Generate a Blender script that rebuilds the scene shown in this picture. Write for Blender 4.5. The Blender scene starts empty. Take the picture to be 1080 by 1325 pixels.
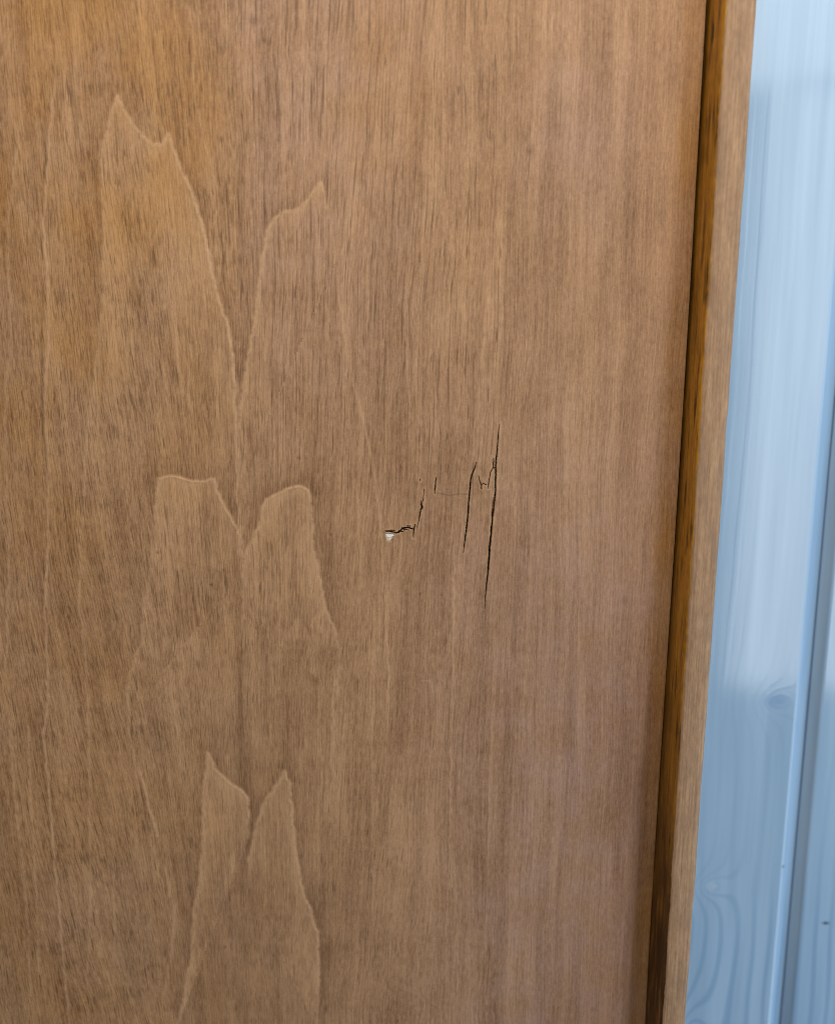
import bpy, bmesh, math, random
import numpy as np

# ------------------------------------------------------------------ camera, light, exposure
S = bpy.context.scene
COL = S.collection
PITCH = math.radians(10.2)
DIST = 0.27
FPX = 1080.0
FWD = np.array([0, math.cos(PITCH), -math.sin(PITCH)])
UP = np.array([0, math.sin(PITCH), math.cos(PITCH)])
CAM = -DIST * FWD

cam = bpy.data.cameras.new('camera')
cam.sensor_fit = 'HORIZONTAL'
cam.sensor_width = 36
cam.lens = 36 * FPX / 1080.0
cam.clip_start = 0.01
cam.clip_end = 50
cam.dof.use_dof = True
cam.dof.focus_distance = 0.272
cam.dof.aperture_fstop = 9.0
co = bpy.data.objects.new('camera', cam)
co.location = CAM
co.rotation_euler = (math.pi / 2 - PITCH, 0, 0)
COL.objects.link(co)
S.camera = co

W = bpy.data.worlds.new('World')
S.world = W
W.use_nodes = True
bg = W.node_tree.nodes['Background']
bg.inputs[0].default_value = (0.80, 0.86, 1.0, 1)
bg.inputs[1].default_value = 0.11


def area(name, loc, target, sx, sy, power, color, roll=0.0):
    L = bpy.data.lights.new(name, 'AREA')
    L.shape = 'RECTANGLE'
    L.size = sx
    L.size_y = sy
    L.energy = power
    L.color = color
    o = bpy.data.objects.new(name, L)
    o.location = loc
    from mathutils import Vector, Matrix
    d = Vector(target) - Vector(loc)
    q = d.to_track_quat('-Z', 'Y')
    o.rotation_euler = (q.to_matrix() @ Matrix.Rotation(roll, 3, 'Z')).to_euler()
    COL.objects.link(o)
    return o


# window to the right behind the viewer: a lower pane and a brighter upper pane
area('window_light_lower', (1.085, -1.5, -0.049), (1.085, 0, -0.049), 0.70, 1.338, 8.6, (0.92, 0.96, 1.0))
area('window_light_upper', (1.02, -1.49, 1.112), (1.02, 0, 1.112), 1.10, 0.90, 10.8, (0.92, 0.96, 1.0), math.radians(8))
# side window close by on the right, sky light
area('side_window_light', (0.80, -0.24, -0.30), (0.15, 0.04, -0.30), 0.50, 1.50, 4.8, (0.62, 0.82, 1.0))
# added warm light from above, makes the panel fall off from top to bottom
area('added_top_light', (0.02, -0.33, 0.53), (0.0, 0.0, 0.02), 0.26, 0.26, 3.15, (1.0, 0.87, 0.70))

S.cycles.filter_width = 1.0
S.view_settings.view_transform = 'Standard'
S.view_settings.look = 'None'
S.view_settings.gamma = 1
S.view_settings.use_curve_mapping = False
S.view_settings.exposure = 0.0


# ------------------------------------------------------------------ node helpers
class NT:
    def __init__(self, name):
        m = bpy.data.materials.new(name)
        m.use_nodes = True
        self.m = m
        self.t = m.node_tree
        self.b = self.t.nodes['Principled BSDF']

    def link(self, a, b):
        self.t.links.new(a, b)

    def setin(self, sock, v):
        if hasattr(v, 'is_output'):
            self.link(v, sock)
        elif isinstance(v, (tuple, list)) and len(v) == 3 and sock.type == 'RGBA':
            sock.default_value = (*v, 1)
        else:
            sock.default_value = v

    def attr(self, name, out='Vector'):
        n = self.t.nodes.new('ShaderNodeAttribute')
        n.attribute_name = name
        return n.outputs[out]

    def sep(self, v):
        n = self.t.nodes.new('ShaderNodeSeparateXYZ')
        self.link(v, n.inputs[0])
        return n.outputs

    def comb(self, x, y, z=0.0):
        n = self.t.nodes.new('ShaderNodeCombineXYZ')
        for i, v in enumerate((x, y, z)):
            self.setin(n.inputs[i], v)
        return n.outputs[0]

    def vmul(self, v, s, off=(0, 0, 0)):
        n = self.t.nodes.new('ShaderNodeVectorMath')
        n.operation = 'MULTIPLY_ADD'
        self.link(v, n.inputs[0])
        n.inputs[1].default_value = s
        n.inputs[2].default_value = off
        return n.outputs[0]

    def vadd(self, a, b):
        n = self.t.nodes.new('ShaderNodeVectorMath')
        n.operation = 'ADD'
        self.link(a, n.inputs[0])
        self.setin(n.inputs[1], b)
        return n.outputs[0]

    def math(self, op, a, b=0.0, c=0.0, clamp=False):
        n = self.t.nodes.new('ShaderNodeMath')
        n.operation = op
        n.use_clamp = clamp
        for i, v in enumerate((a, b, c)):
            self.setin(n.inputs[i], v)
        return n.outputs[0]

    def noise(self, v, scale=1.0, detail=2.0, rough=0.5, dist=0.0):
        n = self.t.nodes.new('ShaderNodeTexNoise')
        self.link(v, n.inputs['Vector'])
        n.inputs['Scale'].default_value = scale
        n.inputs['Detail'].default_value = detail
        n.inputs['Roughness'].default_value = rough
        n.inputs['Distortion'].default_value = dist
        return n.outputs[0]

    def ramp(self, v, a, b, lo=0.0, hi=1.0, smooth=True):
        n = self.t.nodes.new('ShaderNodeMapRange')
        n.interpolation_type = 'SMOOTHSTEP' if smooth else 'LINEAR'
        self.setin(n.inputs[0], v)
        n.inputs[1].default_value = a
        n.inputs[2].default_value = b
        n.inputs[3].default_value = lo
        n.inputs[4].default_value = hi
        return n.outputs[0]

    def mix(self, f, a, b, mode='MIX'):
        n = self.t.nodes.new('ShaderNodeMix')
        n.data_type = 'RGBA'
        n.blend_type = mode
        self.setin(n.inputs[0], f)
        self.setin(n.inputs[6], a)
        self.setin(n.inputs[7], b)
        return n.outputs[2]

    def bump(self, h, strength, dist, normal=None):
        n = self.t.nodes.new('ShaderNodeBump')
        n.inputs['Strength'].default_value = strength
        n.inputs['Distance'].default_value = dist
        self.link(h, n.inputs['Height'])
        if normal is not None:
            self.link(normal, n.inputs['Normal'])
        return n.outputs[0]


def make_obj(name, mesh, mat, parent=None):
    o = bpy.data.objects.new(name, mesh)
    COL.objects.link(o)
    if mat is not None:
        mesh.materials.append(mat)
    if parent is not None:
        o.parent = parent
    return o


# ------------------------------------------------------------------ materials
def veneer_material():
    n = NT('sanded_veneer')
    g = n.attr('grain')                 # u across the grain, v along it, in 0.25 mm units
    fig = n.sep(n.attr('figure'))       # pale figure line, inside of the figure, outside of it
    reg = n.sep(n.attr('region'))       # short pores, long fibre lines, warmer tone (old varnish, right edge band)
    mk = n.sep(n.attr('marks'))         # hairlines, greyed wood, torn core
    # slight wander of the grain
    wob = n.noise(n.vmul(g, (0.012, 0.006, 0)), 1, 2)
    wob = n.math('MULTIPLY_ADD', wob, 12.0, -6.0)
    wob2 = n.noise(n.vmul(g, (0.05, 0.022, 0)), 1, 2)
    wob2 = n.math('MULTIPLY_ADD', wob2, 1.2, -0.6)
    gw = n.vadd(g, n.comb(n.math('ADD', wob, wob2), 0.0))
    fibre = n.noise(n.vmul(gw, (0.50, 0.008, 1)), 1, 2, 0.65)
    fine = n.noise(n.vmul(gw, (0.55, 0.09, 1), (31, 7, 0)), 1, 1, 0.6)
    band = n.noise(n.vmul(gw, (0.055, 0.0016, 1), (5, 3, 0)), 1, 4, 0.55)
    wide = n.noise(n.vmul(gw, (0.014, 0.0022, 0.6), (1, 9, 0)), 1, 3, 0.5)
    blot = n.noise(n.vmul(g, (0.009, 0.006, 0), (40, 2, 0)), 1, 4, 0.55)
    cloud = n.noise(n.vmul(g, (0.022, 0.016, 0), (4, 22, 0)), 1, 4, 0.6)
    speck = n.noise(n.vmul(g, (0.5, 0.35, 0)), 1, 2, 0.6)
    fleck = n.noise(n.vmul(gw, (0.16, 0.10, 0), (9, 9, 0)), 1, 3, 0.6)
    # tone
    tone = n.math('MULTIPLY', n.math('SUBTRACT', fibre, 0.5), 1.05)
    tone = n.math('ADD', tone, n.math('MULTIPLY', n.math('SUBTRACT', fine, 0.5), 0.85))
    tone = n.math('ADD', tone, n.math('MULTIPLY', n.math('SUBTRACT', band, 0.5), 1.05))
    tone = n.math('ADD', tone, n.math('MULTIPLY', n.math('SUBTRACT', wide, 0.5), 0.85))
    tone = n.math('ADD', tone, n.math('MULTIPLY', n.math('SUBTRACT', speck, 0.5), 0.65))
    tone = n.math('ADD', tone, n.math('MULTIPLY', n.math('SUBTRACT', fleck, 0.5), 0.36))
    tone = n.math('ADD', tone, n.math('MULTIPLY', n.math('SUBTRACT', cloud, 0.5), 0.62))
    tone = n.math('ADD', tone, 0.55)
    tone = n.math('ADD', tone, n.math('MULTIPLY', fig[1], 0.25))
    tone = n.math('SUBTRACT', tone, n.math('MULTIPLY', fig[2], 0.32), clamp=True)
    base = n.mix(tone, (0.222, 0.113, 0.056), (0.520, 0.310, 0.166))
    # warmer where old varnish is left and along the right edge; bare sanded wood: greyer
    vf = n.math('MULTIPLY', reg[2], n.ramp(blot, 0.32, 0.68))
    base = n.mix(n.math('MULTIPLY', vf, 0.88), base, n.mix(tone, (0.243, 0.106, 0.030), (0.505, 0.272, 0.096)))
    gf = n.math('MULTIPLY', mk[1], n.ramp(cloud, 0.30, 0.70, 0.35, 1.0))
    base = n.mix(n.math('MULTIPLY', gf, 0.80), base, n.mix(tone, (0.208, 0.117, 0.086), (0.445, 0.278, 0.214)))
    # pores: short dark dashes and long fine lines
    pn = n.noise(n.vmul(gw, (0.58, 0.042, 1), (3, 50, 0)), 1, 1, 0.5)
    pore = n.ramp(pn, 0.51, 0.65)
    pore = n.math('MULTIPLY', n.math('MULTIPLY', pore, reg[0]), n.ramp(cloud, 0.32, 0.66, 1.0, 0.35))
    ln = n.noise(n.vmul(gw, (0.50, 0.009, 1), (80, 5, 0)), 1, 2, 0.6)
    line = n.math('MULTIPLY', n.ramp(ln, 0.53, 0.70), reg[1])
    pn2 = n.noise(n.vmul(gw, (0.40, 0.022, 1), (13, 150, 0)), 1, 1, 0.5)
    deep = n.ramp(pn2, 0.655, 0.72)
    deep = n.math('MULTIPLY', deep, n.math('ADD', reg[0], reg[1], clamp=True))
    dark = n.math('ADD', n.math('MULTIPLY', pore, 0.56), n.math('MULTIPLY', line, 0.58), clamp=True)
    dark = n.math('MAXIMUM', dark, n.math('MULTIPLY', deep, 0.62))
    base = n.mix(dark, base, (0.095, 0.046, 0.020))
    # pale figure lines, broken up a little
    ridge = n.math('MULTIPLY', fig[0], n.ramp(fleck, 0.30, 0.60, 0.45, 1.0))
    base = n.mix(n.math('MULTIPLY', ridge, 0.82), base, (0.58, 0.36, 0.20))
    hair = n.math('MULTIPLY', mk[0], n.ramp(speck, 0.35, 0.6, 0.4, 1.0))
    base = n.mix(hair, base, (0.045, 0.022, 0.010))
    base = n.mix(mk[2], base, (0.13, 0.07, 0.035))
    n.link(base, n.b.inputs['Base Color'])
    rough = n.math('ADD', n.math('MULTIPLY_ADD', fibre, 0.16, 0.36), n.math('MULTIPLY', cloud, 0.20))
    n.link(rough, n.b.inputs['Roughness'])
    n.b.inputs['Specular IOR Level'].default_value = 0.30
    h = n.math('MULTIPLY', fibre, 0.9)
    h = n.math('ADD', h, n.math('MULTIPLY', speck, 0.25))
    n.link(n.bump(h, 0.45, 0.00022), n.b.inputs['Normal'])
    return n.m


def strip_material():
    n = NT('edge_strip_wood')
    g = n.attr('grain')                 # girth and length in 0.25 mm units
    side = n.attr('varnish', 'Fac')
    fibre = n.noise(n.vmul(g, (0.35, 0.010, 0)), 1, 3, 0.6)
    band = n.noise(n.vmul(g, (0.09, 0.003, 0), (3, 4, 0)), 1, 3, 0.6)
    speck = n.noise(n.vmul(g, (0.22, 0.07, 0)), 1, 4, 0.65)
    blot = n.noise(n.vmul(g, (0.05, 0.014, 0), (12, 1, 0)), 1, 4, 0.6)
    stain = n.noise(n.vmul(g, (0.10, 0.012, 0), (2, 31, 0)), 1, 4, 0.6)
    tone = n.math('ADD', n.math('MULTIPLY', n.math('SUBTRACT', fibre, 0.5), 1.5),
                  n.math('MULTIPLY', n.math('SUBTRACT', band, 0.5), 0.9))
    tone = n.math('ADD', tone, n.math('MULTIPLY', n.math('SUBTRACT', speck, 0.5), 1.1))
    tone = n.math('ADD', tone, 0.5, clamp=True)
    bare = n.mix(tone, (0.240, 0.138, 0.074), (0.50, 0.315, 0.182))
    bare = n.mix(n.ramp(blot, 0.48, 0.66, 0, 0.5), bare, (0.25, 0.16, 0.10))
    old = n.mix(tone, (0.28, 0.118, 0.010), (0.78, 0.38, 0.040))
    old = n.mix(n.math('MAXIMUM', n.ramp(stain, 0.50, 0.70), n.math('MULTIPLY', n.attr('dark_tone', 'Fac'), n.ramp(stain, 0.25, 0.55, 0.35, 1.0))), old, (0.055, 0.022, 0.005))
    f = n.math('ADD', side, n.math('MULTIPLY', n.math('SUBTRACT', speck, 0.5), 0.7))
    f = n.ramp(f, 0.40, 0.60)
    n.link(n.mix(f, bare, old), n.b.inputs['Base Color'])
    n.link(n.math('MULTIPLY_ADD', f, -0.22, 0.60), n.b.inputs['Roughness'])
    n.b.inputs['Specular IOR Level'].default_value = 0.3
    n.link(n.bump(n.math('ADD', fibre, speck), 0.35, 0.0003), n.b.inputs['Normal'])
    return n.m


def board_material():
    n = NT('pale_blue_painted_pine')
    tc = n.t.nodes.new('ShaderNodeTexCoord')
    p = n.vmul(tc.outputs['Object'], (1000, 1000, 1000))      # millimetres
    x, y, z = n.sep(p)
    wob = n.noise(n.vmul(p, (0.02, 0.02, 0.008)), 1, 2)
    # growth rings: flat cathedrals around a point low on the board plus two knots
    def knot(cx, cz, sx, sz):
        dx = n.math('MULTIPLY', n.math('SUBTRACT', x, cx), sx)
        dz = n.math('MULTIPLY', n.math('SUBTRACT', z, cz), sz)
        return n.math('SQRT', n.math('ADD', n.math('POWER', n.math('ABSOLUTE', dx), 2.0), n.math('POWER', n.math('ABSOLUTE', dz), 2.0)))
    k1 = knot(122, -254, 1.0, 0.40)
    k2 = knot(148, -90, 0.7, 0.9)
    k3 = knot(127, -175, 0.8, 1.0)
    xs = n.math('MULTIPLY', x, 0.16)
    infl2 = n.math('DIVIDE', 30.0, n.math('ADD', n.math('POWER', k2, 2.0), 26.0))
    infl3 = n.math('DIVIDE', 26.0, n.math('ADD', n.math('POWER', k3, 2.0), 24.0))
    f1 = n.math('DIVIDE', 40.0, n.math('ADD', n.math('POWER', k1, 2.0), 40.0))
    ph = n.math('ADD', xs, n.math('MULTIPLY', n.math('ADD', infl2, infl3), 3.2))
    ph = n.math('ADD', ph, n.math('MULTIPLY', f1, 5.0))
    ph = n.math('ADD', ph, n.math('MULTIPLY', wob, 1.3))
    ring = n.math('SINE', n.math('MULTIPLY', ph, 6.0))
    ring = n.ramp(ring, 0.2, 1.0)
    fib = n.noise(n.vmul(p, (1.3, 1.3, 0.02)), 1, 3)
    wide = n.noise(n.vmul(p, (0.12, 0.1, 0.006)), 1, 3)
    col = n.mix(n.ramp(wide, 0.3, 0.7), (0.27, 0.415, 0.59), (0.34, 0.50, 0.68))
    col = n.mix(n.math('MULTIPLY', ring, n.math('ADD', 0.10, n.math('MULTIPLY', n.ramp(z, -150, -215), 0.48))), col, (0.17, 0.31, 0.49))
    col = n.mix(n.math('MULTIPLY', n.ramp(fib, 0.5, 0.75), 0.22), col, (0.20, 0.35, 0.54))
    col = n.mix(n.math('MULTIPLY', n.ramp(k2, 1.0, 5.0, 1, 0), 0.45), col, (0.13, 0.26, 0.50))
    col = n.mix(n.math('MULTIPLY', n.ramp(n.math('ADD', k3, n.math('MULTIPLY', fib, 2.0)), 2.0, 4.0, 1, 0), 0.22), col, (0.62, 0.74, 0.86))
    # small gouges in the paint
    s1 = n.ramp(n.math('ADD', knot(177.6, -192.7, 0.55, 1.2), n.math('MULTIPLY', fib, 1.4)), 1.0, 2.0, 1, 0)
    s2 = n.ramp(knot(157.0, -165.7, 1.0, 0.8), 0.35, 0.75, 1, 0)
    col = n.mix(n.math('MULTIPLY', s1, 0.9), col, (0.03, 0.06, 0.07))
    col = n.mix(n.math('MULTIPLY', s2, 0.8), col, (0.06, 0.10, 0.14))
    n.link(col, n.b.inputs['Base Color'])
    n.b.inputs['Roughness'].default_value = 0.09
    n.b.inputs['Specular IOR Level'].default_value = 0.80
    hh = n.math('ADD', n.math('MULTIPLY', ring, 0.35), n.math('MULTIPLY', fib, 0.25))
    n.link(n.bump(hh, 0.05, 0.0003), n.b.inputs['Normal'])
    return n.m


def plain_material(name, c1, c2, rough, scale):
    n = NT(name)
    tc = n.t.nodes.new('ShaderNodeTexCoord')
    f = n.noise(tc.outputs['Object'], scale, 4, 0.6)
    n.link(n.mix(f, c1, c2), n.b.inputs['Base Color'])
    n.b.inputs['Roughness'].default_value = rough
    n.link(n.bump(f, 0.4, 0.0004), n.b.inputs['Normal'])
    return n.m


M_VENEER = veneer_material()
M_STRIP = strip_material()
M_BOARD = board_material()
M_CORE = plain_material('hollow_core_board', (0.10, 0.060, 0.035), (0.18, 0.11, 0.06), 0.8, 300)
M_FILLER = plain_material('white_filler', (0.55, 0.50, 0.43), (0.88, 0.85, 0.80), 0.8, 2200)


# ------------------------------------------------------------------ setting: the board wall
wall = bpy.data.objects.new('wall', None)
COL.objects.link(wall)
wall['kind'] = 'structure'
WALL_Y = 0.060


def board(x0, x1, cl, cr, z0=-0.62, z1=0.62, thick=0.018):
    """A vertical board between x0 and x1 with chamfers cl / cr (width, depth) on its edges."""
    prof = [(x0, WALL_Y + thick), (x0, WALL_Y + cl[1])]
    if cl[0] > 0:
        prof.append((x0 + cl[0] * 0.93, WALL_Y + cl[1] * 0.05))
    prof.append((x0 + cl[0] + 0.0006, WALL_Y))
    prof.append((x1 - cr[0] - 0.0006, WALL_Y))
    if cr[0] > 0:
        prof.append((x1 - cr[0] * 0.93, WALL_Y + cr[1] * 0.05))
    prof += [(x1, WALL_Y + cr[1]), (x1, WALL_Y + thick)]
    bm = bmesh.new()
    lo = [bm.verts.new((x, y, z0)) for x, y in prof]
    hi = [bm.verts.new((x, y, z1)) for x, y in prof]
    k = len(prof)
    for i in range(k):
        j = (i + 1) % k
        bm.faces.new((lo[i], lo[j], hi[j], hi[i]))
    bm.faces.new(lo[::-1])
    bm.faces.new(hi)
    bmesh.ops.recalc_face_normals(bm, faces=bm.faces)
    me = bpy.data.meshes.new('board')
    bm.to_mesh(me)
    bm.free()
    return make_obj('board', me, M_BOARD, wall)


# joint between the two boards in view at about x = 164 mm
board(0.072, 0.1635, (0.004, 0.0035), (0.0068, 0.0045))
board(0.1637, 0.262, (0.0034, 0.0034), (0.0068, 0.0045))
board(-0.022, 0.0718, (0.0045, 0.0060), (0.0068, 0.0045))

# ------------------------------------------------------------------ the door
door = bpy.data.objects.new('wooden_door', None)
COL.objects.link(door)
door.location = (0, 0, 0)
door['label'] = 'brown wooden door with cracked veneer panel and raised edge strip, before a pale blue wall'
door['category'] = 'door'
door['kind'] = 'thing'

MM = 0.00025                          # one grain unit


def to_flat(px, py):
    """Tracing helper: a traced spot becomes (across, down) on the face of the panel in grain units."""
    d = FWD * FPX + np.array([1.0, 0, 0]) * (px - 540) - UP * (py - 662.5)
    p = CAM - d * (CAM[1] / d[1])
    return p[0] / MM + 540.0, -p[2] / MM + 662.5


def flat_line(pts):
    out = []
    for p in pts:
        u, v = to_flat(p[0], p[1])
        out.append((u, v) + tuple(p[2:]))
    return np.array(out, float)


def spread(a, b, step):
    return np.linspace(a, b, max(2, int(round(abs(b - a) / step)) + 1))


def axis(segs):
    a = [spread(*s) for s in segs]
    return np.concatenate([a[0]] + [q[1:] for q in a[1:]])


EDGE_TOP = 540 + 84.25 / 0.25     # right end of the veneer
ax_u = axis([(-120, -30, 15), (-30, 490, 1.9), (490, 655, 0.42), (655, EDGE_TOP, 2.2)])
ax_v = axis([(-260, -20, 14), (-20, 560, 2.0), (560, 805, 0.55), (805, 1440, 2.0), (1440, 1640, 15)])
NU, NV = len(ax_u), len(ax_v)
UU, VV = np.meshgrid(ax_u, ax_v)       # [row, col]

rng = np.random.RandomState(4)


def smooth(a, b, x):
    t = np.clip((x - a) / (b - a), 0, 1)
    return t * t * (3 - 2 * t)


def vnoise(x, y, seed):
    """cheap value noise on a lattice"""
    r = np.random.RandomState(seed).rand(256, 256)
    xi = np.floor(x).astype(int); yi = np.floor(y).astype(int)
    fx = x - xi; fy = y - yi
    fx = fx * fx * (3 - 2 * fx); fy = fy * fy * (3 - 2 * fy)
    a = r[yi % 256, xi % 256]; b = r[yi % 256, (xi + 1) % 256]
    c = r[(yi + 1) % 256, xi % 256]; d = r[(yi + 1) % 256, (xi + 1) % 256]
    return (a * (1 - fx) + b * fx) * (1 - fy) + (c * (1 - fx) + d * fx) * fy


def roughen(line, step, amp, seed):
    """resample a traced line in short steps and let it wander a little"""
    out = [line[0]]
    for a, b in zip(line[:-1], line[1:]):
        L = np.hypot(*(b[:2] - a[:2]))
        k = max(1, int(L / step))
        for i in range(1, k + 1):
            out.append(a + (b - a) * i / k)
    out = np.array(out)
    s = np.cumsum(np.r_[0, np.hypot(*np.diff(out[:, :2], axis=0).T)])
    out[:, 0] += (vnoise(s / 9, s * 0, seed) - 0.5) * 2 * amp
    out[:, 1] += (vnoise(s / 9, s * 0 + 7, seed) - 0.5) * 2 * amp
    return out


def window_of(line, pad):
    c0 = np.searchsorted(ax_u, line[:, 0].min() - pad); c1 = np.searchsorted(ax_u, line[:, 0].max() + pad)
    r0 = np.searchsorted(ax_v, line[:, 1].min() - pad); r1 = np.searchsorted(ax_v, line[:, 1].max() + pad)
    return slice(r0, r1), slice(c0, c1)


def dist_to(line, sl):
    """distance, and the line's own third value, at every grid point of the window"""
    U = UU[sl]; V = VV[sl]
    best = np.full(U.shape, 1e9); val = np.zeros(U.shape)
    for a, b in zip(line[:-1], line[1:]):
        d = b[:2] - a[:2]; L2 = max(d @ d, 1e-9)
        t = np.clip(((U - a[0]) * d[0] + (V - a[1]) * d[1]) / L2, 0, 1)
        q = np.hypot(U - a[0] - t * d[0], V - a[1] - t * d[1])
        w = a[2] + (b[2] - a[2]) * t
        m = q < best
        best = np.where(m, q, best); val = np.where(m, w, val)
    return best, val


def in_poly(poly, sl):
    U = UU[sl]; V = VV[sl]
    ins = np.zeros(U.shape, bool)
    for i in range(len(poly)):
        (x1, y1), (x2, y2) = poly[i - 1][:2], poly[i][:2]
        if y1 == y2:
            continue
        c = ((y1 > V) != (y2 > V)) & (U < (x2 - x1) * (V - y1) / (y2 - y1) + x1)
        ins ^= c
    return ins


ridge = np.zeros_like(UU); inside = np.zeros_like(UU); outside = np.zeros_like(UU)
gz = np.zeros_like(UU)                 # which leaf of the figure: the grain breaks at its outline
height = np.zeros_like(UU)             # millimetres towards the viewer

# figure of the veneer: flame-shaped outlines (x, y, strength)
FLAMES = [
    [(112, 560, .1), (118, 520, .3), (128, 440, .5), (134, 380, .25), (133, 300, .3), (131, 200, .5), (140, 160, .6), (152, 125, .8), (165, 150, .7),
     (178, 170, .6), (198, 188, .9), (210, 188, 1), (217, 172, .9), (228, 205, .8), (250, 255, .9), (262, 290, 1), (270, 340, 1),
     (283, 390, 1), (296, 425, 1), (303, 480, 1), (305, 540, .7), (306, 610, .2)],
    [(306, 640, .1), (309, 570, .3), (311, 530, .7), (316, 490, 1), (325, 440, 1), (333, 390, .9), (340, 330, .9), (345, 300, .9), (355, 282, .9),
     (370, 273, .8), (388, 271, .7), (400, 255, .9), (414, 236, .8), (420, 260, .5), (428, 290, .15), (434, 340, .05)],
    [(160, 930, .1), (165, 890, .4), (172, 862, .7), (183, 830, .5), (186, 780, .5), (195, 740, .4), (201, 715, .4), (201, 680, .6), (202, 640, .9), (207, 620, 1), (222, 616, 1), (240, 620, .9),
     (258, 624, .8), (276, 620, .8), (283, 640, .9), (295, 665, .9), (307, 686, .9), (311, 712, .7), (312, 745, .3)],
    [(314, 800, .1), (315, 750, .5), (316, 722, .8), (325, 700, .9), (335, 680, .9), (340, 655, .9), (345, 645, 1), (358, 640, 1), (372, 634, 1),
     (388, 629, 1), (399, 634, 1), (402, 660, .7), (404, 700, .6), (412, 740, .8), (420, 785, .8), (433, 815, .7), (438, 842, .3), (438, 900, .05)],
    [(228, 1330, .5), (240, 1282, .9), (248, 1230, .8), (250, 1180, .9), (258, 1140, 1), (262, 1090, .9), (263, 1030, .8), (268, 975, .9),
     (278, 995, .9), (290, 1008, .9), (310, 1022, 1), (320, 1031, 1), (321, 1055, .9), (322, 1085, .2)],
    [(322, 1150, .1), (322, 1112, .9), (328, 1085, .9), (340, 1042, .9), (352, 1025, .9), (362, 1008, .9), (369, 998, .9), (374, 1015, .9),
     (378, 1060, .9), (383, 1110, .9), (392, 1155, .9), (403, 1185, .9), (411, 1210, .9), (412, 1260, .8), (409, 1330, .4)],
]
for k, fl in enumerate(FLAMES):
    line = roughen(flat_line(fl), 2.5, 1.2, 20 + k)
    line[:, 0] += (vnoise(np.arange(len(line)) / 1.3, np.zeros(len(line)), 420 + k) - 0.5) * 1.6
    line[:, 2] = np.maximum(line[:, 2], 0.28)
    sl = window_of(line, 60)
    d, s = dist_to(line, sl)
    ins = in_poly(line, sl)
    ridge[sl] = np.maximum(ridge[sl], s * np.exp(-(d / 2.3) ** 2))
    ridge[sl] = np.maximum(ridge[sl], 0.45 * s * np.where(ins, np.exp(-d / 8.0), np.exp(-(d / 1.5) ** 2)))
    inside[sl] = np.maximum(inside[sl], s * ins * (0.6 * np.exp(-d / 22.0) + 0.4 * np.exp(-d / 60.0)))
    vb = line[:, 1].max(); vt = line[:, 1].min()
    gz[sl] = np.where(ins, (k + 1) * 0.9 * smooth(vb, vt + 0.45 * (vb - vt), VV[sl]), gz[sl])
    outside[sl] = np.maximum(outside[sl], s * (~ins) * np.exp(-d / 13.0) * smooth(0.5, 3, d))
    height[sl] += s * (0.10 * np.exp(-(d / 2.2) ** 2) + np.where(ins, 0.06 * np.exp(-d / 16), -0.03 * np.exp(-d / 12)))

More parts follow.
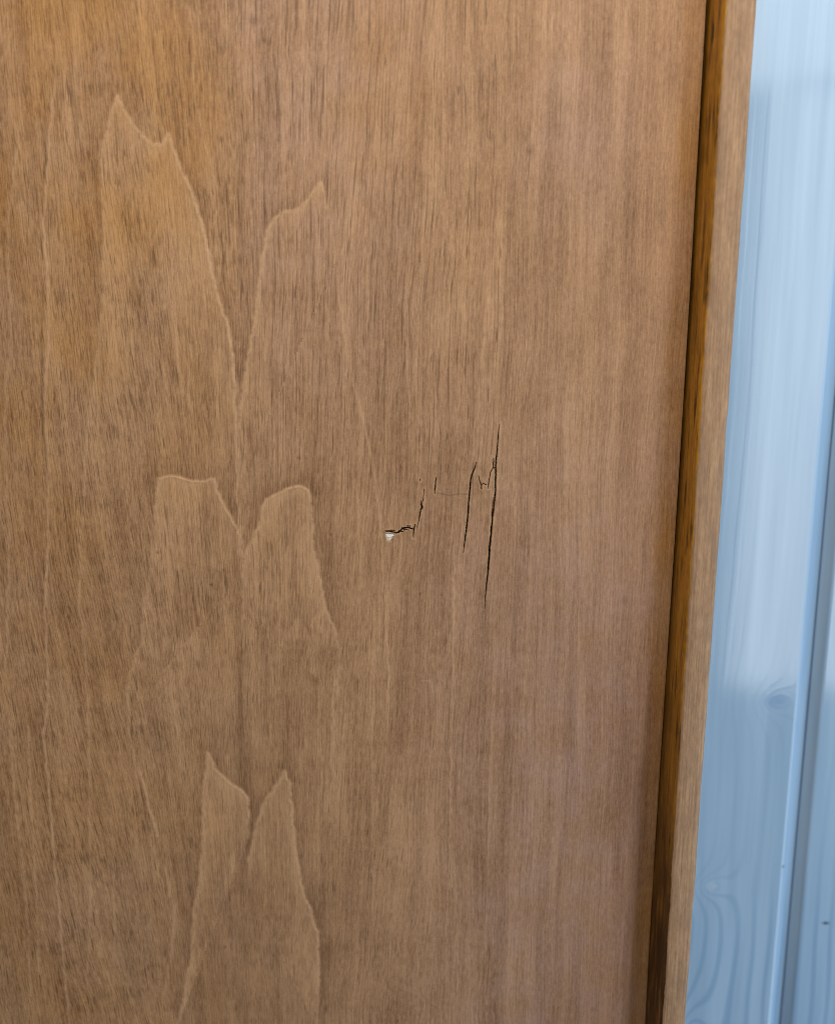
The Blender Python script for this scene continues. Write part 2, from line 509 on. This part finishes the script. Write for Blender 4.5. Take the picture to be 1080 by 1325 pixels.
# plain pale lines in the figure
LINES = [
    ([(165, 890, .4), (168, 950, .5), (176, 1000, .4), (186, 1060, .3), (205, 1130, .3), (222, 1190, .2)], 1.6),
    ([(428, 290, .2), (436, 360, .3), (444, 430, .3), (458, 500, .35), (470, 545, .4)], 1.4),
    ([(438, 842, .3), (437, 900, .4), (432, 960, .4), (430, 1020, .2)], 1.5),
    ([(131, 440, .3), (122, 500, .4), (112, 560, .4), (108, 640, .3)], 1.6),
    ([(28, 60, .2), (24, 180, .3), (10, 300, .3), (14, 420, .3), (6, 540, .3), (12, 700, .3), (8, 860, .3)], 1.8),
    ([(100, 0, .2), (96, 90, .3), (104, 170, .2), (98, 260, .2)], 1.6),
    ([(306, 560, .5), (307, 640, .5), (311, 690, .4)], 1.4),
    ([(36, 940, .3), (40, 1040, .35), (46, 1140, .35), (50, 1260, .3)], 1.6),
    ([(140, 1010, .2), (146, 1100, .3), (148, 1200, .3), (146, 1320, .2)], 1.6),
    ([(345, 800, .1), (352, 880, .2), (372, 960, .15)], 1.6),
    ([(527, 300, .1), (525, 420, .25), (528, 520, .2)], 1.3), ([(690, 560, .15), (686, 720, .25), (680, 900, .2)], 1.5),
    ([(640, 820, .15), (636, 960, .25), (631, 1120, .2), (628, 1320, .2)], 1.5),
    ([(740, 200, .1), (736, 420, .2), (730, 640, .2)], 1.8),
    ([(77, 40, .2), (68, 130, .4), (62, 220, .5), (56, 290, .6), (62, 350, .5), (63, 450, .5), (57, 520, .4), (62, 600, .5), (63, 700, .5), (58, 780, .5), (61, 850, .4),
      (62, 910, .4), (56, 955, .5), (65, 1040, .6), (70, 1110, .6), (78, 1200, .5), (85, 1275, .5), (90, 1330, .3)], 1.6),
    ([(110, 640, .2), (104, 700, .3), (103, 780, .4), (110, 850, .3), (114, 930, .4), (116, 1040, .4), (116, 1150, .3), (114, 1260, .3)], 1.5),
    ([(12, 930, .3), (17, 1010, .4), (24, 1080, .4), (34, 1180, .3), (40, 1290, .3)], 1.8),
    ([(455, 480, .1), (470, 545, .3), (484, 610, .4), (494, 690, .5), (497, 780, .5), (503, 880, .4), (500, 980, .2)], 1.3),
    ([(460, 620, .2), (464, 680, .4), (468, 760, .2)], 1.2),
    ([(631, 330, .1), (629, 400, .5), (624, 450, .5), (619, 520, .2), (612, 590, .2)], 1.6),
    ([(588, 650, .2), (587, 760, .5), (586, 860, .4), (584, 960, .4), (582, 1060, .3), (578, 1180, .2), (576, 1320, .2)], 1.2),
    ([(432, 860, .2), (431, 930, .5), (428, 990, .3), (446, 1030, .2), (450, 1090, .2)], 1.5),
    ([(172, 980, .2), (184, 1010, .5), (193, 1045, .6), (203, 1082, .6)], 2.2),
    ([(180, 1083, .05), (203, 1082, .2)], 1.6),
    ([(214, 1120, .3), (220, 1160, .6), (219, 1156, .5)], 1.8),
    ([(226, 1170, .4), (224, 1210, .5), (213, 1290, .3)], 2.2),
    ([(301, 1105, .3), (300, 1130, .4)], 2.0),
    ([(480, 930, .2), (482, 1040, .4), (483, 1150, .3), (480, 1300, .2)], 1.2),
    ([(545, 880, .3), (556, 882, .4), (560, 900, .2)], 1.4),
    ([(313, 620, .2), (314, 730, .5), (315, 830, .3), (318, 960, .2)], 1.3),
    ([(250, 40, .2), (252, 130, .2), (282, 250, .2), (297, 360, .3)], 1.5),
    ([(440, 330, .1), (470, 270, .2), (474, 340, .2), (478, 420, .2)], 1.5),
]
for k, (ln, wd) in enumerate(LINES):
    line = roughen(flat_line(ln), 4, 1.3, 60 + k)
    line[:, 2] = np.minimum(1.0, line[:, 2] * (1.2 + 0.9 * vnoise(np.arange(len(line)) / 9.0, np.zeros(len(line)), 520 + k)))
    sl = window_of(line, 40)
    d, s = dist_to(line, sl)
    ridge[sl] = np.maximum(ridge[sl], s * np.exp(-(d / wd) ** 2))
    side = np.where(UU[sl] < line[:, 0].mean(), 1.0, 0.0)
    outside[sl] = np.maximum(outside[sl], 0.7 * s * np.exp(-d / 11.0) * side * smooth(0.5, 3, d))
    height[sl] += 0.06 * s * np.exp(-(d / 2.2) ** 2)

# hairlines, scratches and specks (x, y, strength)
hair = np.zeros_like(UU)
HAIR = [
    ([(457, 0, .6), (459, 60, .7), (460, 125, .3)], 0.8), ([(385, 15, .5), (385, 30, .2)], 0.9),
    ([(565, 638, .45), (580, 641, .55), (596, 639, .5), (607, 640, .65)], 0.7),
    ([(205, 722, .05), (240, 728, .12), (272, 738, .18), (290, 741, .22), (310, 738, .12)], 0.8),
    ([(600, 110, .3), (603, 140, .5), (601, 150, .2)], 0.8),
    ([(479, 330, .2), (480, 400, .4), (478, 430, .2)], 0.7),
    ([(496, 740, .2), (497, 790, .5), (496, 830, .2)], 0.8),
    ([(57, 360, .3), (54, 420, .3), (54, 480, .6), (56, 560, .6), (62, 620, .4)], 1.6),
    ([(54, 160, .3), (60, 205, .6), (55, 235, .5)], 1.8),
    ([(150, 20, .2), (158, 90, .5), (166, 150, .2)], 1.2), ([(196, 40, .2), (206, 120, .5), (212, 165, .2)], 1.2),
    ([(275, 90, .2), (278, 190, .4), (287, 290, .2)], 1.0), ([(313, 150, .2), (312, 330, .3), (311, 430, .2)], 1.0),
    ([(355, 1108, .1), (430, 1105, .2), (520, 1099, .15)], 0.9),
    ([(563, 640, .2), (562, 690, .25), (560, 720, .1)], 0.7), ([(585, 640, .2), (584, 670, .3), (582, 690, .1)], 0.6),
    ([(536, 640, .4), (536, 656, .5)], 0.6), ([(536, 656, .4), (546, 657, .4)], 0.5),
    ([(620, 575, .2), (618, 598, .4), (619, 600, .3)], 0.7),
    ([(821, 880, .2), (818, 960, .3), (812, 1040, .1)], 2.5),
]
for k, (ln, wd) in enumerate(HAIR):
    line = roughen(flat_line(ln), 5, 0.5, 110 + k)
    sl = window_of(line, 12)
    d, s = dist_to(line, sl)
    hair[sl] = np.maximum(hair[sl], s * np.exp(-(d / wd) ** 2))
    height[sl] -= 0.05 * s * np.exp(-(d / wd) ** 2)
DOTS = [(327, 28, 4.5, .65), (341, 52, 3.0, .65), (204, 715, 2.0, .85), (273, 757, 1.8, .9), (386, 593, 1.6, .8), (291, 1226, 1.8, .85),
        (354, 1237, 1.6, .8), (685, 196, 3.2, .6), (543, 769, 1.5, .8), (571, 770, 1.2, .5), (428, 692, 1.5, .6), (345, 735, 1.3, .5),
        (289, 738, 1.8, .7), (228, 110, 1.6, .6), (297, 398, 1.6, .7), (244, 3, 3.0, .6), (807, 775, 5, .3), (125, 190, 2.0, .5)]
for (x, y, r, s) in DOTS:
    u, v = to_flat(x, y)
    q = np.array([[u, v, 0]])
    sl = window_of(q, 14)
    d = np.hypot(UU[sl] - u, (VV[sl] - v) * 0.8)
    hair[sl] = np.maximum(hair[sl], s * np.exp(-(d / r) ** 2))
    height[sl] -= 0.12 * s * np.exp(-(d / r) ** 2)

# cracks: centre line with half width, cut right through the veneer
CRACKS = [
    [(645.5, 549, .15), (644, 565, .55), (643, 580, .95), (641.5, 597, 1.2), (641, 612, 1.2), (640.5, 636, 1.0), (639, 652, .9), (637, 668, 1.1), (635, 690, 1.5),
     (633, 712, 1.6), (631, 738, 1.3), (628.6, 760, .9), (627.4, 775, .5), (626.8, 788, .15)],
    [(639.5, 640, .25), (637.2, 652, .5), (636.5, 662, .4), (636.2, 668, .6)],
    [(638.6, 593, .3), (638, 600, .6), (637.4, 606, .6)],
    [(641, 605, .7), (637, 606, .6), (634.5, 611, .6), (633.2, 618, .5), (631.5, 627, .5), (630.8, 632.5, .3)],
    [(618.5, 616, .2), (620, 622, .4), (622.5, 628, .5), (622.6, 633, .6)],
    [(622.6, 628, .4), (625, 625.5, .4), (627.6, 627.5, .4), (629.2, 627, .3)],
    [(616, 598, .15), (613.5, 606, .7), (611, 613, 1.0), (608.6, 620, 1.3), (607.6, 632, 1.1), (606.4, 648, 1.0), (605.2, 664, 1.1), (603.6, 680, 1.3),
     (602, 693, 1.1), (600.5, 706, .7), (599.3, 715, .2)],
    [(564, 618, .3), (563.2, 626, .9), (562.4, 634, .9), (562.2, 639, .4)],
    [(543.4, 620, .3), (543.6, 622.5, .3)],
    [(548.3, 633, .2), (547.6, 642, .4), (547, 649, .3)],
    [(544.6, 648, .5), (545, 652, 1.0), (546, 656.5, 1.5), (543.8, 661, .9), (543.2, 666, .8), (542, 671, .5), (541, 677, .3), (539, 682, .2)],
    [(536.8, 678.5, .5), (535.2, 684, 1.0), (534.6, 690, .7), (534.2, 696, .2)],
    [(498, 686.6, .8), (501, 687.6, 1.6), (505, 687.6, 1.5), (509.5, 689.4, .9), (514, 689.4, .9), (518, 686.6, 1.1), (521.5, 684.2, 1.5), (526, 682.8, 1.4),
     (530, 683.2, 1.3), (533.5, 684, 1.0)],
    [(512, 690.6, .3), (517, 688.4, .6), (521, 687.2, .5)],
    [(526.5, 680.4, .6), (531, 680.9, .6)], [(520, 682, .4), (523, 686.5, .5)], [(524, 685.5, .5), (529, 686, .4)], [(506, 686, .5), (511, 687.2, .3)],
]
gap = np.full(UU.shape, 1e9)           # distance outside the open crack (negative inside)
for k, cr in enumerate(CRACKS):
    line = roughen(flat_line(cr), 1.2, 0.22, 200 + k)
    line[:, :2] += (np.random.RandomState(400 + k).rand(len(line), 2) - 0.5) * (np.array([1.1, 1.5]) if k in (10, 12, 13) else np.array([0.5, 0.3]))
    line[:, 2] = np.maximum(0.05, line[:, 2] * (0.75 + 0.5 * np.random.RandomState(300 + k).rand(len(line))))
    sl = window_of(line, 14)
    d, hw = dist_to(line, sl)
    gap[sl] = np.minimum(gap[sl], d - hw * 0.56)
# torn hole next to the long end of the level crack
hole = flat_line([(498.4, 690.8), (503, 690.2), (506, 691), (508.6, 690.8), (510, 692), (507.4, 693.6), (507.0, 696), (505.2, 697.2), (504.6, 700), (502.6, 698.6), (501.2, 700.2), (500.4, 695.6), (498.8, 694)])
sl = window_of(hole, 8)
d, _ = dist_to(np.c_[np.r_[hole, hole[:1]], np.zeros(len(hole) + 1)], sl)
gap[sl] = np.minimum(gap[sl], np.where(in_poly(hole, sl), -d, d))

near = np.exp(-np.clip(gap, 0, 50) / 5.0)
height += 0.28 * near * (0.4 + 0.6 * vnoise(UU / 7, VV / 16, 61))                                    # lifted lips of the break
height -= 0.75 * smooth(0.5, -0.1, gap)                  # edge of the veneer turning in
core = 0.8 * smooth(0.7, 0.0, gap)
ridge = np.maximum(ridge, 0.55 * smooth(3.2, 1.0, gap) * (vnoise(UU / 3, VV / 9, 62) > 0.45))

# gentle waviness of the whole sheet, and the right edge sinking behind the strip lower down
height += 0.25 * (vnoise(UU / 170, VV / 420, 7) - 0.5)
height += 0.05 * (vnoise(UU / 30, VV / 260, 8) - 0.5)
sink = smooth(EDGE_TOP - 62, EDGE_TOP - 4, UU) * (0.6 + 4.6 * smooth(350, 1300, VV))

# grain direction: fans that close towards the middle seam, drifting lines at the left
Xc = UU - 312.0
fan = np.exp(-(Xc / 190.0) ** 2)
gu = UU + Xc * fan * 0.00075 * (VV - 300) + 10 * (vnoise(UU / 120, VV / 330, 11) - 0.5)
gu -= 0.06 * (VV - 700) * smooth(330, 60, UU) * smooth(500, 900, VV)
gu += 2 * inside
gv = VV.copy()

left = smooth(560, 400, UU)
r_pore = 0.22 + 0.75 * smooth(470, 300, UU) * (0.55 + 0.45 * vnoise(UU / 60, VV / 130, 12)) + 0.15 * left
r_pore *= 1.0 - 0.55 * inside
r_pore = np.clip(r_pore + 0.45 * outside, 0, 1)
r_line = smooth(280, 330, UU) * smooth(760, 560, UU) * (0.35 + 0.65 * smooth(760, 420, VV)) + 0.12
r_line *= 1.0 - 0.5 * inside
edge_warm = smooth(EDGE_TOP - 34, EDGE_TOP - 6, UU + 10 * (vnoise(UU / 9, VV / 40, 41) - 0.5))  # band of warmer tone along the right edge
r_warm = np.clip(1.6 * edge_warm + smooth(420, 60, UU) * (0.75 - 0.35 * smooth(350, 800, VV)) + 0.55 * smooth(500, 60, VV) * smooth(760, 420, UU) + 0.1, 0, 1)
m_grey = np.clip(-edge_warm + 0.7 * np.exp(-((UU - 735) / 75) ** 2 - ((VV - 190) / 130) ** 2) + smooth(430, 760, UU) * smooth(250, 950, VV) + 0.55 * smooth(290, 360, UU) * smooth(640, 430, UU) * smooth(700, 300, VV), 0, 1)

verts = np.empty((NV, NU, 3), np.float32)
verts[..., 0] = (UU - 540) * MM
verts[..., 1] = -height * 0.001 + sink * 0.001
verts[..., 2] = -(VV - 662.5) * MM

idx = np.arange(NV * NU).reshape(NV, NU)
q = np.stack([idx[:-1, :-1], idx[1:, :-1], idx[1:, 1:], idx[:-1, 1:]], -1).reshape(-1, 4)
gc = (gap[:-1, :-1] + gap[1:, :-1] + gap[1:, 1:] + gap[:-1, 1:]).reshape(-1) / 4
q = q[gc > 0]
used = np.zeros(NV * NU, bool); used[q.ravel()] = True
remap = np.cumsum(used) - 1
q = remap[q]


def pick(a):
    return np.ascontiguousarray(a.reshape(-1)[used], np.float32)


me = bpy.data.meshes.new('veneer_panel')
nv_ = int(used.sum()); nf_ = len(q)
me.vertices.add(nv_)
me.vertices.foreach_set('co', np.ascontiguousarray(verts.reshape(-1, 3)[used]).ravel())
me.loops.add(nf_ * 4)
me.loops.foreach_set('vertex_index', q.ravel().astype(np.int32))
me.polygons.add(nf_)
me.polygons.foreach_set('loop_start', np.arange(0, nf_ * 4, 4, dtype=np.int32))
me.polygons.foreach_set('use_smooth', np.ones(nf_, bool))
me.update(calc_edges=True)


def vec_attr(mesh, name, a, b, c):
    at = mesh.attributes.new(name, 'FLOAT_VECTOR', 'POINT')
    at.data.foreach_set('vector', np.stack([a, b, c], -1).astype(np.float32).ravel())


vec_attr(me, 'grain', pick(gu), pick(gv), pick(gz))
vec_attr(me, 'figure', pick(np.clip(ridge, 0, 1)), pick(inside), pick(outside))
vec_attr(me, 'region', pick(r_pore), pick(r_line), pick(r_warm))
vec_attr(me, 'marks', pick(hair), pick(m_grey), pick(core))
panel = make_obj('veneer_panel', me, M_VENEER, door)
panel['label'] = 'cracked brown veneer with pale flame figure'

# hollow box behind the veneer so that the cracks open into the dark inside of the door
bm = bmesh.new()
x0, x1, z0, z1, yf, yb = ax_u[0] * MM - 540 * MM - 0.002, 0.0842, -(ax_v[-1] - 662.5) * MM - 0.002, -(ax_v[0] - 662.5) * MM + 0.002, 0.0075, 0.040


def slab(bm, a, b):
    v = [bm.verts.new((x, y, z)) for x in (a[0], b[0]) for y in (a[1], b[1]) for z in (a[2], b[2])]
    for f in ((0, 1, 3, 2), (4, 6, 7, 5), (0, 4, 5, 1), (2, 3, 7, 6), (0, 2, 6, 4), (1, 5, 7, 3)):
        bm.faces.new([v[i] for i in f])


slab(bm, (x0, 0.034, z0), (x1, yb, z1))                       # back skin
slab(bm, (x0 - 0.012, -0.0004, z0), (x0 - 0.0002, yb, z1))    # far stile
slab(bm, (x0, 0.0010, z1 + 0.0002), (x1, yb, z1 + 0.010))     # top rail
slab(bm, (x0, 0.0010, z0 - 0.010), (x1, yb, z0 - 0.0002))     # bottom rail
for xr in (-0.15, 0.062):
    slab(bm, (xr, 0.0075, z0 + 0.001), (xr + 0.008, 0.0338, z1 - 0.001))   # inner ribs
bmesh.ops.recalc_face_normals(bm, faces=bm.faces)
cm = bpy.data.meshes.new('door_core')
bm.to_mesh(cm); bm.free()
make_obj('door_core', cm, M_CORE, door)

# raised edge strip: a loft of rounded sections with slightly uneven edges
zs = np.linspace(z1 + 0.010, z0 - 0.010, 520)
sec = [(-0.3, 40, 1), (-0.3, 8, 1), (-0.2, 2, 1), (-0.1, -4, 1), (0.0, -7, 1), (0.05, -9, 1), (0.15, -10.4, .95), (0.35, -11.3, .75), (0.75, -11.8, .4), (1.3, -12.0, .05),
       (3.4, -12.05, 0), (5.6, -12.05, 0), (7.6, -12.0, 0), (8.5, -11.8, 0), (8.95, -11.35, 0), (9.1, -10.6, 0), (9.15, -6, .2), (9.15, 40, .4)]
rows = []
grain = []
varn = []
for i, z in enumerate(zs):
    t = (0.147 - z) / 0.325
    xl = 85.35 - 0.75 * t
    wsc = (9.35 - 0.75 * t) / 9.15
    s = -z * 1000
    w1 = (vnoise(np.array([s / 7.0]), np.array([0.5]), 31)[0] - 0.5) * 0.55 + (vnoise(np.array([s / 1.6]), np.array([3.5]), 32)[0] - 0.5) * 0.16
    w2 = (vnoise(np.array([s / 9.0]), np.array([9.5]), 33)[0] - 0.5) * 0.32 + (vnoise(np.array([s / 2.0]), np.array([5.5]), 34)[0] - 0.5) * 0.12
    girth = 0.0
    last = None
    for (sx, sy, vf) in sec:
        k = max(0.0, 1 - abs(sx - 0.6) / 1.0) if sy < -3 else 0.0
        k2 = max(0.0, 1 - abs(sx - 8.9) / 0.8) if sy < -3 else 0.0
        x = xl + sx * wsc + w1 * k + w2 * k2
        y = sy + abs(w1) * 0.3 * k
        # the strip leans out a touch lower down
        if last is not None:
            girth += math.hypot(sx - last[0], sy - last[1])
        last = (sx, sy)
        rows.append((x * 0.001, y * 0.001, z))
        grain.append((girth / 0.25, s / 0.25, 0))
        varn.append(vf)
ns = len(sec)
faces = []
for i in range(len(zs) - 1):
    for j in range(ns - 1):
        a = i * ns + j
        faces.append((a, a + 1, a + ns + 1, a + ns))
faces.append(tuple(range(ns))[::-1])
faces.append(tuple(range((len(zs) - 1) * ns, len(zs) * ns)))
sm = bpy.data.meshes.new('edge_strip')
sm.from_pydata(rows, [], faces)
sm.polygons.foreach_set('use_smooth', np.ones(len(faces), bool))
at = sm.attributes.new('grain', 'FLOAT_VECTOR', 'POINT')
at.data.foreach_set('vector', np.array(grain, np.float32).ravel())
at = sm.attributes.new('varnish', 'FLOAT', 'POINT')
at.data.foreach_set('value', np.array(varn, np.float32))
at = sm.attributes.new('dark_tone', 'FLOAT', 'POINT')
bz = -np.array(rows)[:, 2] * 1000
at.data.foreach_set('value', np.maximum(smooth(55, 150, bz + 45 * (vnoise(bz / 14, np.array(rows)[:, 1] * 300, 51) - 0.5)), 0.7 * smooth(-4.0, -1.0, np.array(rows)[:, 1] * 1000 + 4 * (vnoise(bz / 9, bz * 0, 52) - 0.5))).astype(np.float32))  # strip side gets darker towards the bottom and next to the panel
sm.update()
bm = bmesh.new(); bm.from_mesh(sm)
bmesh.ops.recalc_face_normals(bm, faces=bm.faces)
bm.to_mesh(sm); bm.free()
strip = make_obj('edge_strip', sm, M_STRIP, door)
strip['label'] = 'raised edge strip, pale bare wood in front and dark orange varnish on its inner side'

# white filler showing in the torn hole
bm = bmesh.new()
ring = flat_line([(497.4, 690.2), (501, 689.6), (505, 690.3), (509.5, 690.6), (511.2, 692.2), (508.4, 696), (506.4, 699.5), (504.4, 702), (501.6, 701), (499.2, 697), (497.6, 693.5)])
cx, cv = ring.mean(0)
rr = random.Random(3)


def pt(u, v, y):
    return ((u - 540) * MM, y, -(v - 662.5) * MM)


outer = [bm.verts.new(pt(u, v, 0.0014)) for u, v in ring]
mid = [bm.verts.new(pt(cx + (u - cx) * 0.92, cv + (v - cv) * 0.92, 0.0001 + rr.uniform(-1, 1) * 0.00010)) for u, v in ring]
inn = [bm.verts.new(pt(cx + (u - cx) * 0.5, cv + (v - cv) * 0.5, -0.00012 + rr.uniform(-1, 1) * 0.00015)) for u, v in ring]
c = bm.verts.new(pt(cx, cv, -0.00025))
k = len(ring)
for i in range(k):
    j = (i + 1) % k
    bm.faces.new((outer[i], outer[j], mid[j], mid[i]))
    bm.faces.new((mid[i], mid[j], inn[j], inn[i]))
    bm.faces.new((inn[i], inn[j], c))
bm.faces.new(outer)
bmesh.ops.recalc_face_normals(bm, faces=bm.faces)
fm = bpy.data.meshes.new('white_filler')
bm.to_mesh(fm); bm.free()
filler = make_obj('white_filler', fm, M_FILLER, door)
filler['label'] = 'small white chip in the torn veneer'
